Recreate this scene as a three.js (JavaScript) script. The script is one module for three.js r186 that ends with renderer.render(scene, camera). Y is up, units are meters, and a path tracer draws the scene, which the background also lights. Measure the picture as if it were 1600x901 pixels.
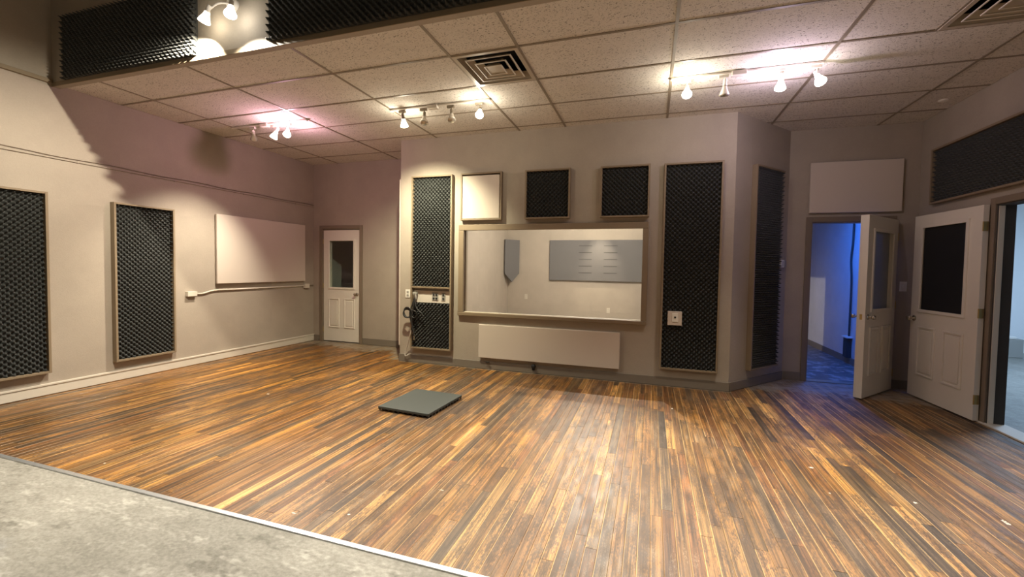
import * as THREE from 'three';
import { RoundedBoxGeometry } from 'three/addons/geometries/RoundedBoxGeometry.js';
import { mergeGeometries } from 'three/addons/utils/BufferGeometryUtils.js';
import { RectAreaLightUniformsLib } from 'three/addons/lights/RectAreaLightUniformsLib.js';

// ---------------------------------------------------------------- camera, exposure
RectAreaLightUniformsLib.init();
const scene = new THREE.Scene();
scene.background = new THREE.Color(0x000000);
const renderer = new THREE.WebGLRenderer({ antialias: true });
renderer.toneMapping = THREE.LinearToneMapping;
renderer.toneMappingExposure = 1.42;
renderer.shadowMap.enabled = true;
const camera = new THREE.PerspectiveCamera(69.528, 1600 / 901, 0.05, 60);
camera.position.set(5.358, 1.3846, 5.2494);
camera.rotation.set(-0.0355, 0.2994, 0.01686, 'YXZ');
camera.setViewOffset(1600, 901, -17.36, 8.44, 1600, 901);   // the photograph is cropped a little off the lens axis
const EYE = camera.position;
// lamp colours (linear) and strengths (candela)
const WARM = [1.0, 0.80, 0.52], CREAM = [1.0, 0.90, 0.71], WHITE = [1.0, 0.95, 0.84], PINK = [1.0, 0.52, 0.70], LILAC = [0.92, 0.74, 1.0], YELLOW = [1.0, 0.93, 0.66], COOL = [0.46, 0.68, 1.0];
const LAMP = 10.0;

// ---------------------------------------------------------------- the room in metres
const H = 3.19, XL = -0.55, ZR = -0.88, XM0 = 1.865, XM1 = 6.241, XA = 7.011, XR = 8.373, ZF = 2.555, ZB = 3.57, HU = 4.3, ZE = 8.4;
const HALF = Math.PI / 2, T = 0.6096, N0 = 1.9786;

// ---------------------------------------------------------------- helpers
let seed = 7;
const rnd = () => { seed = (seed * 1664525 + 1013904223) >>> 0; return seed / 4294967296; };
const rr = (a, b) => a + (b - a) * rnd();
const taken = new Map();
function numbered(name) { const n = taken.get(name) ?? 0; taken.set(name, n + 1); return n ? name + '_' + String(n).padStart(3, '0') : name; }
function tag(o, label, category, group, kind) {
  o.userData.label = label; o.userData.category = category;
  if (group) o.userData.group = group;
  if (kind) o.userData.kind = kind;
  return o;
}
function thing(name, label, category, p = [0, 0, 0], turn = 0, group, kind) {
  const o = new THREE.Group(); o.name = numbered(name); o.position.set(...p); o.rotation.y = turn; scene.add(o);
  return tag(o, label, category, group, kind);
}
function part(name, g, m, parent) { const o = new THREE.Mesh(g, m); o.name = name; parent.add(o); return o; }
function single(name, g, m, label, category, group, kind) { const o = new THREE.Mesh(g, m); o.name = numbered(name); scene.add(o); return tag(o, label, category, group, kind); }
const structure = (name, g, m, label, category) => single(name, g, m, label, category, undefined, 'structure');
// a box between two corners, uv in metres
function bx(x0, x1, y0, y1, z0, z1) {
  const g = new THREE.BoxGeometry(x1 - x0, y1 - y0, z1 - z0); g.translate((x0 + x1) / 2, (y0 + y1) / 2, (z0 + z1) / 2);
  return metric(g);
}
function rbx(x0, x1, y0, y1, z0, z1, r = 0.003, s = 1) {
  const g = new RoundedBoxGeometry(x1 - x0, y1 - y0, z1 - z0, s, Math.min(r, (x1 - x0) / 2.01, (y1 - y0) / 2.01, (z1 - z0) / 2.01)); g.translate((x0 + x1) / 2, (y0 + y1) / 2, (z0 + z1) / 2);
  return metric(g);
}
function metric(g) {
  const p = g.attributes.position, n = g.attributes.normal, uv = new Float32Array(p.count * 2);
  for (let i = 0; i < p.count; i++) {
    const ax = Math.abs(n.getX(i)), ay = Math.abs(n.getY(i)), az = Math.abs(n.getZ(i));
    const [a, b] = ay >= ax && ay >= az ? [p.getX(i), p.getZ(i)] : ax >= az ? [p.getZ(i), p.getY(i)] : [p.getX(i), p.getY(i)];
    uv[2 * i] = a; uv[2 * i + 1] = b;
  }
  g.setAttribute('uv', new THREE.BufferAttribute(uv, 2));
  return g;
}
const merge = (list) => mergeGeometries(list.map((g) => { const c = g.index ? g.toNonIndexed() : g; for (const k of Object.keys(c.attributes)) if (!['position', 'normal', 'uv'].includes(k)) c.deleteAttribute(k); return c; }));
// a slab with rectangular holes, outline in x and y, thickness from z0 to z1
function slab(x0, x1, y0, y1, z0, z1, holes = []) {
  const s = new THREE.Shape([[x0, y0], [x1, y0], [x1, y1], [x0, y1]].map((p) => new THREE.Vector2(...p)));
  for (const [a, b, c, d] of holes) s.holes.push(new THREE.Path([[a, c], [a, d], [b, d], [b, c]].map((p) => new THREE.Vector2(...p))));
  const g = new THREE.ExtrudeGeometry(s, { depth: z1 - z0, bevelEnabled: false }); g.translate(0, 0, z0);
  return metric(g);
}
function ring(x0, x1, y0, y1, b, z0, z1, bevel = 0.003) {   // a picture-frame ring
  const s = new THREE.Shape([[x0, y0], [x1, y0], [x1, y1], [x0, y1]].map((p) => new THREE.Vector2(...p)));
  s.holes.push(new THREE.Path([[x0 + b, y0 + b], [x0 + b, y1 - b], [x1 - b, y1 - b], [x1 - b, y0 + b]].map((p) => new THREE.Vector2(...p))));
  const g = new THREE.ExtrudeGeometry(s, { depth: Math.max(0.0005, z1 - z0 - bevel), bevelEnabled: true, bevelThickness: bevel, bevelSize: bevel, bevelOffset: -bevel, bevelSegments: 2 });
  g.translate(0, 0, z0);
  return metric(g);
}
const lathe = (pts, seg = 24) => new THREE.LatheGeometry(pts.map((p) => new THREE.Vector2(...p)), seg);
const tube = (pts, r, n = 40, rad = 8) => new THREE.TubeGeometry(new THREE.CatmullRomCurve3(pts.map((p) => new THREE.Vector3(...p))), n, r, rad);
// noise
const NT = 256, table = new Float32Array(NT * NT); for (let i = 0; i < NT * NT; i++) table[i] = rnd();
function vn(x, y) {
  const xf = Math.floor(x), yf = Math.floor(y); let u = x - xf, v = y - yf; u = u * u * (3 - 2 * u); v = v * v * (3 - 2 * v);
  const x0 = xf & 255, x1 = (xf + 1) & 255, y0 = (yf & 255) << 8, y1 = ((yf + 1) & 255) << 8;
  const a = table[y0 + x0], b = table[y0 + x1], c = table[y1 + x0], d = table[y1 + x1];
  return a + (b - a) * u + (c - a + (a - b - c + d) * u) * v;
}
const fbm = (x, y) => vn(x, y) * 0.5 + vn(x * 2.1 + 17, y * 2.1 + 5) * 0.3 + vn(x * 4.3 + 41, y * 4.3 + 11) * 0.2;
const sst = (a, b, x) => { const t = Math.min(1, Math.max(0, (x - a) / (b - a))); return t * t * (3 - 2 * t); };
function texture(w, h, fn, srgb = true, wrap = THREE.RepeatWrapping) {
  const d = new Uint8Array(w * h * 4), c = [0, 0, 0];
  for (let y = 0, i = 0; y < h; y++) for (let x = 0; x < w; x++, i += 4) { fn(x, y, c); d[i] = c[0]; d[i + 1] = c[1]; d[i + 2] = c[2]; d[i + 3] = 255; }
  const t = new THREE.DataTexture(d, w, h); t.magFilter = THREE.LinearFilter; t.minFilter = THREE.LinearMipmapLinearFilter; t.wrapS = t.wrapT = wrap;
  if (srgb) t.colorSpace = THREE.SRGBColorSpace;
  t.needsUpdate = true;
  return t;
}
const lin = (r, g, b) => new THREE.Color().setRGB(r, g, b);
const std = (r, g, b, rough = 0.8, extra = {}) => new THREE.MeshStandardMaterial({ color: lin(r, g, b), roughness: rough, ...extra });

// ---------------------------------------------------------------- materials
const paintBump = texture(512, 512, (x, y, c) => { const v = 255 * (0.5 * vn(x / 3, y / 3) + 0.5 * vn(x / 7 + 50, y / 7)); c[0] = c[1] = c[2] = v; }, false);
paintBump.repeat.set(2, 2);
const wallTone = texture(512, 512, (x, y, c) => { const v = 236 + 15 * (fbm(x / 64 * 1, y / 64 * 1) - 0.5) + 6 * (vn(x / 2, y / 2) - 0.5); c[0] = v + 1; c[1] = v; c[2] = v - 2; });
wallTone.repeat.set(0.5, 0.5);
const M = {
  wall: std(0.43, 0.375, 0.31, 0.72, { map: wallTone, bumpMap: paintBump, bumpScale: 0.0006 }),
  white: std(0.74, 0.68, 0.60, 0.8, { map: wallTone }),
  crWall: std(0.66, 0.60, 0.54, 0.8, { map: wallTone }),
  corridor: std(0.71, 0.71, 0.70, 0.7, { map: wallTone }),
  trim: std(0.20, 0.155, 0.11, 0.55),
  frame: std(0.225, 0.17, 0.108, 0.6),
  base: std(0.19, 0.16, 0.125, 0.5),
  creamTrim: std(0.62, 0.57, 0.48, 0.5),
  door: std(0.72, 0.68, 0.60, 0.42),
  foam: std(0.034, 0.036, 0.034, 0.58),
  rubber: std(0.055, 0.062, 0.054, 0.6),
  panel: std(0.59, 0.52, 0.445, 0.9),
    doorGlass: new THREE.MeshPhysicalMaterial({ color: lin(0.86, 0.90, 0.88), roughness: 0.03, transmission: 1, thickness: 0, ior: 1.5 }),
  frosted: new THREE.MeshPhysicalMaterial({ color: lin(0.34, 0.36, 0.34), roughness: 0.35, transmission: 0.4, thickness: 0 }),
  film: std(0.012, 0.012, 0.014, 0.5),
  glass: new THREE.MeshPhysicalMaterial({ color: lin(1, 1, 1), roughness: 0, transmission: 1, thickness: 0, ior: 1.5 }),
  chrome: std(0.55, 0.5, 0.42, 0.22, { metalness: 1 }),
  brass: std(0.45, 0.33, 0.14, 0.35, { metalness: 1 }),
  steel: std(0.42, 0.38, 0.30, 0.4, { metalness: 1 }),
  plastic: std(0.78, 0.75, 0.68, 0.4),
  greyPlastic: std(0.30, 0.29, 0.26, 0.45),
  fitting: std(0.72, 0.68, 0.62, 0.4),
  fittingDark: std(0.26, 0.22, 0.17, 0.35, { metalness: 0.6 }),
  vent: std(0.46, 0.40, 0.32, 0.35),
  black: std(0.012, 0.012, 0.012, 0.6),
  cable: std(0.02, 0.02, 0.02, 0.45),
  greyFabric: std(0.20, 0.20, 0.215, 0.95),
  greyLine: std(0.08, 0.08, 0.085, 0.9),
  duct: std(0.01, 0.01, 0.01, 0.9),
  tbar: std(0.26, 0.215, 0.16, 0.5),
  metal: std(0.62, 0.64, 0.66, 0.35, { metalness: 0.85 }),
  dark: std(0.05, 0.045, 0.04, 0.9),
};
const glow = (c, k) => new THREE.MeshStandardMaterial({ color: lin(1, 1, 1), emissive: lin(...c), emissiveIntensity: k, roughness: 0.3 });

// ---------------------------------------------------------------- the wooden floor
const BW = 0.0625, ROWS = 144, SEC = 4, FZ0 = ZR, FZ1 = ZB, FL = FZ1 - FZ0, SW = BW * ROWS / SEC;
const rowsOf = [];
const mix3 = (a, b, t) => a.map((v, i) => v + (b[i] - v) * t);
for (let r = 0; r < ROWS; r++) {
  const list = []; let z = FZ0 - rr(0, 0.6);
  while (z < FZ1) {
    const l = rr(0.3, 1.9), x = XL + (r + 0.5) * BW, zm = z + l / 2;
    const pick = rnd(), t = rnd(), k = rr(0.70, 0.93);
    const pal = pick < 0.66 ? mix3([186, 138, 82], [146, 104, 64], t) : pick < 0.82 ? mix3([104, 84, 66], [138, 110, 80], t) : pick < 0.95 ? mix3([210, 162, 98], [196, 146, 86], t) : mix3([160, 108, 64], [140, 96, 60], t);
    list.push({ z0: Math.max(z, FZ0), z1: Math.min(z + l, FZ1), c: pal.map((v) => v * k), s: rnd() * 200, edge: rnd() < 0.6 ? rr(0.7, 1) : rr(0.05, 0.4), h: rr(-0.0006, 0.0004) });
    z += l;
  }
  rowsOf.push(list.filter((b) => b.z1 - b.z0 > 0.004));
}
const TW = 2048, TH = 2048;
const floorMats = [];
for (let s = 0; s < SEC; s++) {
  const px = new Uint8Array(TW * TH * 4), per = ROWS / SEC;
  for (let r = 0; r < per; r++) {
    const c0 = Math.round(r * TW / per), c1 = Math.round((r + 1) * TW / per), row = rowsOf[s * per + r];
    for (const b of row) {
      const y0 = Math.max(0, Math.floor((b.z0 - FZ0) / FL * TH)), y1 = Math.min(TH, Math.ceil((b.z1 - FZ0) / FL * TH));
      for (let y = y0; y < y1; y++) {
        const z = FZ0 + (y + 0.5) / TH * FL, along = vn(b.s * 3.1, z * 2.6), along2 = vn(b.s * 7.7 + 9, z * 9);
        for (let xx = c0; xx < c1; xx++) {
          const x = XL + s * SW + (xx + 0.5) / TW * SW, u = (xx - c0) / (c1 - c0);
          const grain = vn(x * 520, z * 7 + b.s), g2 = vn(x * 110 + b.s, z * 1.6 + b.s * 2), fine = vn(x * 800, z * 240), mid = vn(x * 240 + b.s, z * 70);
          const k = 0.46 + 0.44 * grain + 0.52 * g2 + 0.24 * (along - 0.5) + 0.16 * (fine - 0.5);
          let R = b.c[0] * k, G = b.c[1] * k, B = b.c[2] * k;
          const low = fbm(x * 1.1 + 11, z * 0.9 + 3), wear = Math.min(1, Math.max(0, 0.5 + (low - 0.5) * 1.8 + 0.085 * (x - 3.6) + 0.16 * (z - 1.6)));
          R += (R * 0.94 - R) * (1 - wear); G += (G * 0.84 - G) * (1 - wear); B += (B * 0.52 - B) * (1 - wear);
          const dirt = sst(0.42, 0.74, vn(x * 34 + 70, z * 9 + 20) * 0.34 + mid * 0.33 + fine * 0.33 + 0.55 * (fbm(x * 2.3 + 30, z * 1.2 + 8) - 0.5) + 0.10 * (along - 0.5));
          R += (62 - R) * dirt * 0.7; G += (48 - G) * dirt * 0.7; B += (38 - B) * dirt * 0.68;
          const scuff = sst(0.60, 0.86, vn(x * 40 + 5, z * 7 + 80) * 0.4 + fine * 0.3 + mid * 0.2 + 0.3 * (fbm(x * 1.7 + 80, z * 1.9 + 60) - 0.3)) * wear;
          R += (190 - R) * scuff * 0.5; G += (170 - G) * scuff * 0.5; B += (144 - B) * scuff * 0.5;
          // sanded pale edges beside the joints
          const e = (u < 0.5 ? u : 1 - u) * BW * 1000, ed = (1 - sst(2.2, 5.2, e)) * (u < 0.5 ? b.edge : b.edge * 0.3) * (0.6 + 0.4 * along2) * (0.6 + 0.4 * wear);
          R += (236 - R) * ed * 0.9; G += (198 - G) * ed * 0.9; B += (138 - B) * ed * 0.9;
          // bare boards at the foot of the far walls
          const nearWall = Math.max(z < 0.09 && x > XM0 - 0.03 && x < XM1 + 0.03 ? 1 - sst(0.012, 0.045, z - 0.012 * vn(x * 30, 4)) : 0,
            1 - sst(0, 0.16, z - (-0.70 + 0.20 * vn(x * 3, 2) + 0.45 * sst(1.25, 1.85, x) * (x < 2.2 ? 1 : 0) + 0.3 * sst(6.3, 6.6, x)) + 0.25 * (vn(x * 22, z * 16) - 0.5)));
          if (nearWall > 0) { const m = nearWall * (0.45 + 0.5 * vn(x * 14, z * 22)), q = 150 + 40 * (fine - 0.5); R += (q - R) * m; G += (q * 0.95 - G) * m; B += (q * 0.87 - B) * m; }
          const i = (y * TW + xx) * 4; px[i] = Math.max(0, Math.min(255, R)); px[i + 1] = Math.max(0, Math.min(255, G)); px[i + 2] = Math.max(0, Math.min(255, B)); px[i + 3] = 255;
        }
      }
    }
  }
  // flecks of white paint dropped on the boards
  for (const [fx, fz, w, l] of [[1.481, 1.852, 26, 10], [5.591, 0.85, 10, 22], [3.783, 3.364, 9, 9], [6.481, 1.85, 20, 12], [7.303, 2.249, 16, 34], [1.804, 3.408, 12, 7], [6.468, 2.212, 8, 8], [3.49, 3.45, 26, 4], [4.147, 2.97, 24, 3], [6.928, 2.168, 18, 14]]) {
    for (let y = 0; y < TH; y++) { const dz = (FZ0 + y / TH * FL - fz) * 1000; if (Math.abs(dz) > l * 1.5) continue; for (let xx = 0; xx < TW; xx++) { const dx = (XL + s * SW + xx / TW * SW - fx) * 1000; if (Math.abs(dx) > w * 1.5) continue; if ((dx / w) ** 2 + (dz / l) ** 2 < 0.35 + 1.1 * vn(dx * 0.22 + fx * 50, dz * 0.22 + fz * 50) - 0.4) { const i = (y * TW + xx) * 4; px[i] = 222; px[i + 1] = 212; px[i + 2] = 196; } } }
  }
  const t = new THREE.DataTexture(px, TW, TH); t.magFilter = THREE.LinearFilter; t.colorSpace = THREE.SRGBColorSpace; t.needsUpdate = true;
  const rough = texture(512, 512, (x, y, c) => {
    const X = XL + s * SW + x / 512 * SW, Z = FZ0 + y / 512 * FL;
    c[0] = c[1] = c[2] = 255 * (0.47 + 0.14 * (fbm(X * 1.1 + 11, Z * 0.9 + 3) - 0.5) + 0.03 * (X - 4) + 0.16 * (vn(X * 40, Z * 14) - 0.5));
  }, false, THREE.ClampToEdgeWrapping);
  floorMats.push(new THREE.MeshStandardMaterial({ map: t, roughness: 1, roughnessMap: rough }));
}
const floor = thing('floor', 'worn narrow strip hardwood floor with amber and dark brown boards', 'floor', [0, 0, 0], 0, undefined, 'structure');
part('subfloor', bx(XL, XR + 0.03, -0.16, -0.02, ZR, ZB), M.dark, floor);
function boardGeo(x0, x1, z0, z1, y, s) {
  const c = 0.0011, t = -0.02, P = [], I = [], U = [];
  const v = (x, yy, z) => { P.push(x, yy, z); U.push((x - (XL + s * SW)) / SW, (z - FZ0) / FL); return P.length / 3 - 1; };
  const quad = (a, b, d, e) => { const i = [a, b, d, e].map((q) => v(...q)); I.push(i[0], i[1], i[2], i[0], i[2], i[3]); };
  const A = [x0 + c, y, z0 + c], B = [x1 - c, y, z0 + c], C = [x1 - c, y, z1 - c], D = [x0 + c, y, z1 - c];
  const a = [x0, y - c, z0], b = [x1, y - c, z0], d = [x1, y - c, z1], e = [x0, y - c, z1];
  quad(D, C, B, A); quad(A, B, b, a); quad(B, C, d, b); quad(C, D, e, d); quad(D, A, a, e);
  const al = [x0, t, z0], bl = [x1, t, z0], dl = [x1, t, z1], el = [x0, t, z1];
  quad(a, b, bl, al); quad(b, d, dl, bl); quad(d, e, el, dl); quad(e, a, al, el);
  const g = new THREE.BufferGeometry(); g.setAttribute('position', new THREE.Float32BufferAttribute(P, 3)); g.setAttribute('uv', new THREE.Float32BufferAttribute(U, 2)); g.setIndex(I); g.computeVertexNormals();
  return g;
}
const boards = [];
rowsOf.forEach((list, r) => list.forEach((b) => {
  const x0 = XL + r * BW + 0.0004, x1 = XL + (r + 1) * BW - 0.0004, xm = (x0 + x1) / 2, zm = (b.z0 + b.z1) / 2;
  if (xm > XR + 0.03) return;
  const inBox = xm > XM0 && zm < 0 && (xm < XM1 || (zm - ZR) * (XA - XM1) > -(xm - XM1) * ZR * 0 + 0 && xm < XA && zm < (xm - XM1) / (XA - XM1) * ZR);
  if (b.z1 <= 0 && xm > XM0 && xm < XM1) return;
  const d2 = (xm - EYE.x) ** 2 + (zm - EYE.z) ** 2 + EYE.y ** 2, fwd = (xm - EYE.x) * -0.295 + (zm - EYE.z) * -0.955;
  const side = Math.abs((xm - EYE.x) * 0.955 - (zm - EYE.z) * 0.295);
  const seen = !inBox && fwd > 0.4 && side < fwd * 1.3 + 0.3;
  boards.push({ g: boardGeo(x0, x1, b.z0 + 0.0003, b.z1 - 0.0003, b.h, Math.floor(r / (ROWS / SEC))), s: Math.floor(r / (ROWS / SEC)), w: seen ? (b.z1 - b.z0) / d2 ** 1.5 : 0 });
}));
boards.sort((a, b) => b.w - a.w);
boards.slice(0, 300).forEach((b) => part('floor_board', b.g, floorMats[b.s], floor));
{
  const rest = boards.slice(300), groups = floorMats.map((_, s) => mergeGeometries(rest.filter((b) => b.s === s).map((b) => b.g)));
  const o = part('floor_boards', mergeGeometries(groups, true), floorMats, floor); o.userData.kind = 'stuff';
}
// concrete in front of the boards
const concreteMap = texture(2048, 1024, (x, y, c) => {
  const X = x / 2048 * 4.8, Z = y / 1024 * 2.4;
  let v = 131 + 26 * (fbm(X * 1.3, Z * 1.6) - 0.5) + 22 * (fbm(X * 5, Z * 16) - 0.5) + 20 * (vn(X * 60, Z * 110) - 0.5) + 16 * (vn(X * 180, Z * 260) - 0.5);
  const pale = sst(0.56, 0.80, fbm(X * 4 + 9, Z * 15) * 0.75 + vn(X * 40, Z * 90) * 0.25), dk = sst(0.60, 0.80, fbm(X * 3.2 + 60, Z * 9 + 9) * 0.75 + vn(X * 40 + 3, Z * 60) * 0.25);
  v += 24 * pale - 20 * dk;
  const blue = Math.exp(-(((X - 2.32) / 0.10) ** 2) - ((Z - 0.62) / 0.07) ** 2) * vn(X * 30, Z * 30);
  c[0] = v + 3 - 18 * blue; c[1] = v; c[2] = v - 9 + 40 * blue;
});
const concreteBump = texture(512, 512, (x, y, c) => { const v = 255 * (0.5 * vn(x / 3, y / 3) + 0.5 * fbm(x / 32, y / 32)); c[0] = c[1] = c[2] = v; }, false);
{
  const g = bx(XL, XR, -0.16, -0.003, ZB, ZE), p = g.attributes.position, uv = g.attributes.uv;
  for (let i = 0; i < p.count; i++) uv.setXY(i, (p.getX(i)) / 4.8, (p.getZ(i) - ZB) / 2.4);
  const m = new THREE.MeshStandardMaterial({ map: concreteMap, roughness: 0.72, bumpMap: concreteBump, bumpScale: 0.0008 });
  part('concrete_slab', g, m, floor);
}
{
  // strip between concrete and boards, in short lengths that follow a slight bow
  const o = thing('trim_1', 'thin pale metal edging strip between hardwood boards and concrete', 'edging strip', [0, 0, 0], 0, undefined, 'structure');
  part('strip', rbx(XL, XR, -0.004, 0.004, ZB - 0.013, ZB + 0.016, 0.003), M.metal, o);
}

// ---------------------------------------------------------------- suspended ceiling
const tileMap = texture(2048, 1024, (x, y, c) => {
  const X = x / 2048 * 1.2192, Z = y / 1024 * 0.6096;
  let v = 218 + 10 * (fbm(X * 12, Z * 12) - 0.5) + 8 * (vn(X * 400, Z * 400) - 0.5);
  const f = sst(0.70, 0.80, vn(X * 95, Z * 150) * 0.62 + vn(X * 260 + 30, Z * 330) * 0.38), h = sst(0.80, 0.88, vn(X * 310 + 7, Z * 310));
  v -= 92 * f + 40 * h;
  c[0] = v; c[1] = v - 5; c[2] = v - 13;
});
const tileBump = texture(1024, 512, (x, y, c) => {
  const X = x / 1024 * 1.2192, Z = y / 512 * 0.6096;
  const f = sst(0.70, 0.80, vn(X * 95, Z * 150) * 0.62 + vn(X * 260 + 30, Z * 330) * 0.38); c[0] = c[1] = c[2] = 255 * (1 - f);
}, false);
const tileMat = new THREE.MeshStandardMaterial({ map: tileMap, bumpMap: tileBump, bumpScale: 0.0015, roughness: 0.92, color: lin(1.0, 0.99, 0.98) });
const ceiling = thing('ceiling', 'suspended ceiling of speckled beige mineral tiles in a metal grid', 'ceiling', [0, 0, 0], 0, undefined, 'structure');
part('roof_slab', bx(XL - 0.1, XR + 0.1, 3.42, 3.52, ZR - 0.12, ZF - 0.06), M.dark, ceiling);
const COLS = [XL, 0, 2 * T, 4 * T, 6 * T, 7 * T, 9 * T, 11 * T, 13 * T, XR], RW = [ZR, N0 - 4 * T, N0 - 3 * T, N0 - 2 * T, N0 - T, N0, ZF - 0.02];
for (let i = 0; i < COLS.length - 1; i++) for (let j = 0; j < RW.length - 1; j++) {
  let x0 = COLS[i], x1 = COLS[i + 1]; const z0 = RW[j], z1 = RW[j + 1];
  if (z1 <= 0 && x0 >= XM0 && x1 <= XM1) continue;
  if (i === 4 && j === 4) continue;                       // the air diffuser sits here
  if (i === 7 && j === 4) x1 = 12 * T;                    // half a tile beside the second diffuser
  const g = bx(x0 + 0.004, x1 - 0.004, H, H + 0.016, z0 + 0.004, z1 - 0.004), uv = g.attributes.uv, ou = rnd(), ov = rnd();
  for (let k = 0; k < uv.count; k++) uv.setXY(k, uv.getX(k) / 1.2192 + ou, uv.getY(k) / 0.6096 + ov);
  part('ceiling_tile', g, tileMat, ceiling);
}
for (let i = 1; i < COLS.length - 1; i++) {
  const zs = COLS[i] > XM0 && COLS[i] < XM1 ? 0 : ZR;
  part('grid_bar', bx(COLS[i] - 0.012, COLS[i] + 0.012, H - 0.005, H - 0.0005, zs, ZF - 0.02), M.tbar, ceiling);
}
part('grid_bar', bx(12 * T - 0.012, 12 * T + 0.012, H - 0.005, H - 0.0005, RW[4] + 0.012, RW[5] - 0.012), M.tbar, ceiling);
for (let j = 1; j < RW.length - 1; j++) for (let i = 0; i < COLS.length - 1; i++) {
  if (RW[j] < 0 && COLS[i] >= XM0 && COLS[i + 1] <= XM1) continue;
  part('grid_bar', bx(COLS[i] + 0.012, COLS[i + 1] - 0.012, H - 0.0045, H - 0.0005, RW[j] - 0.012, RW[j] + 0.012), M.tbar, ceiling);
}
// the higher ceiling over the concrete
structure('ceiling_upper', bx(XL - 0.1, XR + 0.1, HU, HU + 0.1, ZF - 0.06, ZE + 0.1), M.wall, 'plain painted ceiling of the taller space over the concrete', 'ceiling');

// ---------------------------------------------------------------- walls
const WT = 0.12;
structure('wall_left', bx(XL - WT, XL, 0, HU, ZR - WT, ZE), M.wall, 'long beige painted wall hung with two tall foam panels', 'wall');
structure('wall_back_left', slab(XL, XM0, 0, H + 0.2, ZR - WT, ZR, [[-0.34, 0.459, -0.001, 2.03]].map(([a, b, c, d]) => [a, b, 0.0005, d])), M.wall, 'beige alcove wall with a closed white half-glass door', 'wall');
structure('wall_back', slab(XM0, XM1, 0, H, -WT, 0, [[2.875, 5.262, 0.755, 1.915]]), M.wall, 'beige painted wall around the wide control room window', 'wall');
structure('wall_back_side', bx(XM0, XM0 + WT, 0, H, ZR - WT, -WT), M.wall, 'side of the control room box facing the alcove', 'wall');
const AL = Math.hypot(XA - XM1, ZR), AT = Math.atan2(-ZR, XA - XM1);
{
  const s = new THREE.Shape([[XM1, 0], [XA, -ZR], [XA, -ZR + WT], [XM1 - 0.05, WT]].map((p) => new THREE.Vector2(...p)));
  const g = new THREE.ExtrudeGeometry(s, { depth: H, bevelEnabled: false }); g.rotateX(-Math.PI / 2);
  structure('wall_angled', metric(g), M.wall, 'angled beige wall beside the control room with one tall foam panel', 'wall');
}
structure('wall_back_right', slab(XA, XR, 0, H + 0.2, ZR - WT, ZR, [[7.278, 8.095, 0.0005, 2.03]]), M.wall, 'dim beige wall around the doorway to the blue corridor', 'wall');
{
  const g = slab(-ZE, -ZR + 0.12, 0, HU, 0, 0.13, [[-1.245, -0.305, 0.0005, 2.045]]); g.rotateY(Math.PI / 2); g.translate(XR, 0, 0);
  structure('wall_right', metric(g), M.wall, 'dim beige wall with the doorway to the bright room', 'wall');
}
structure('wall_front', bx(XL, XR, 0, HU, ZE, ZE + WT), M.wall, 'beige wall closing the concrete end of the room', 'wall');
structure('wall_fascia', bx(XL, XR, H - 0.03, HU, ZF - 0.06, ZF), M.wall, 'vertical bulkhead face between the low tiled ceiling and taller space', 'bulkhead');
structure('trim_2', rbx(XL, XR, H - 0.035, H + 0.008, ZF, ZF + 0.008, 0.002), M.frame, 'brown wooden trim along the bottom edge of the bulkhead', 'trim');
structure('trim_3', rbx(XL, XL + 0.03, H - 0.005, H + 0.035, ZF + 0.01, ZE, 0.003), M.frame, 'brown ledge strip on the left wall level with the tiled ceiling', 'trim');
// baseboards
{
  const g = merge([rbx(XL, XL + 0.014, 0.004, 0.115, ZR, ZB + 1.6, 0.004, 2), rbx(XL, XL + 0.022, 0.1, 0.122, ZR, ZB + 1.6, 0.004, 2)]);
  structure('baseboard_left', g, M.creamTrim, 'cream painted baseboard along the left wall', 'baseboard');
}
structure('baseboard_back_left', merge([bx(XL + 0.023, -0.41, 0.004, 0.11, ZR, ZR + 0.014), bx(0.531, XM0 - 0.005, 0.004, 0.11, ZR, ZR + 0.014)]), M.base, 'taupe baseboard on the alcove wall either side of the door', 'baseboard');
structure('baseboard_back', merge([rbx(XM0 - 0.012, XM1 + 0.005, 0.004, 0.108, 0, 0.014, 0.004, 2), bx(XM0 - 0.012, XM0, 0.004, 0.108, ZR + 0.015, 0)]), M.base, 'taupe baseboard below the control room window', 'baseboard');
{
  const g = rbx(0.01, AL - 0.01, 0.004, 0.108, 0, 0.014, 0.004, 2); g.rotateY(AT); g.translate(XM1, 0, 0);
  structure('baseboard_angled', g, M.base, 'taupe baseboard along the angled wall', 'baseboard');
}
structure('baseboard_back_right', merge([bx(XA + 0.02, 7.215, 0.004, 0.108, ZR, ZR + 0.014), bx(8.165, XR - 0.016, 0.004, 0.108, ZR, ZR + 0.014)]), M.base, 'taupe baseboard either side of the corridor doorway', 'baseboard');
structure('baseboard_right', bx(XR - 0.014, XR, 0.004, 0.108, ZR + 0.015, 0.235), M.base, 'taupe baseboard behind the open white door', 'baseboard');

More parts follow.
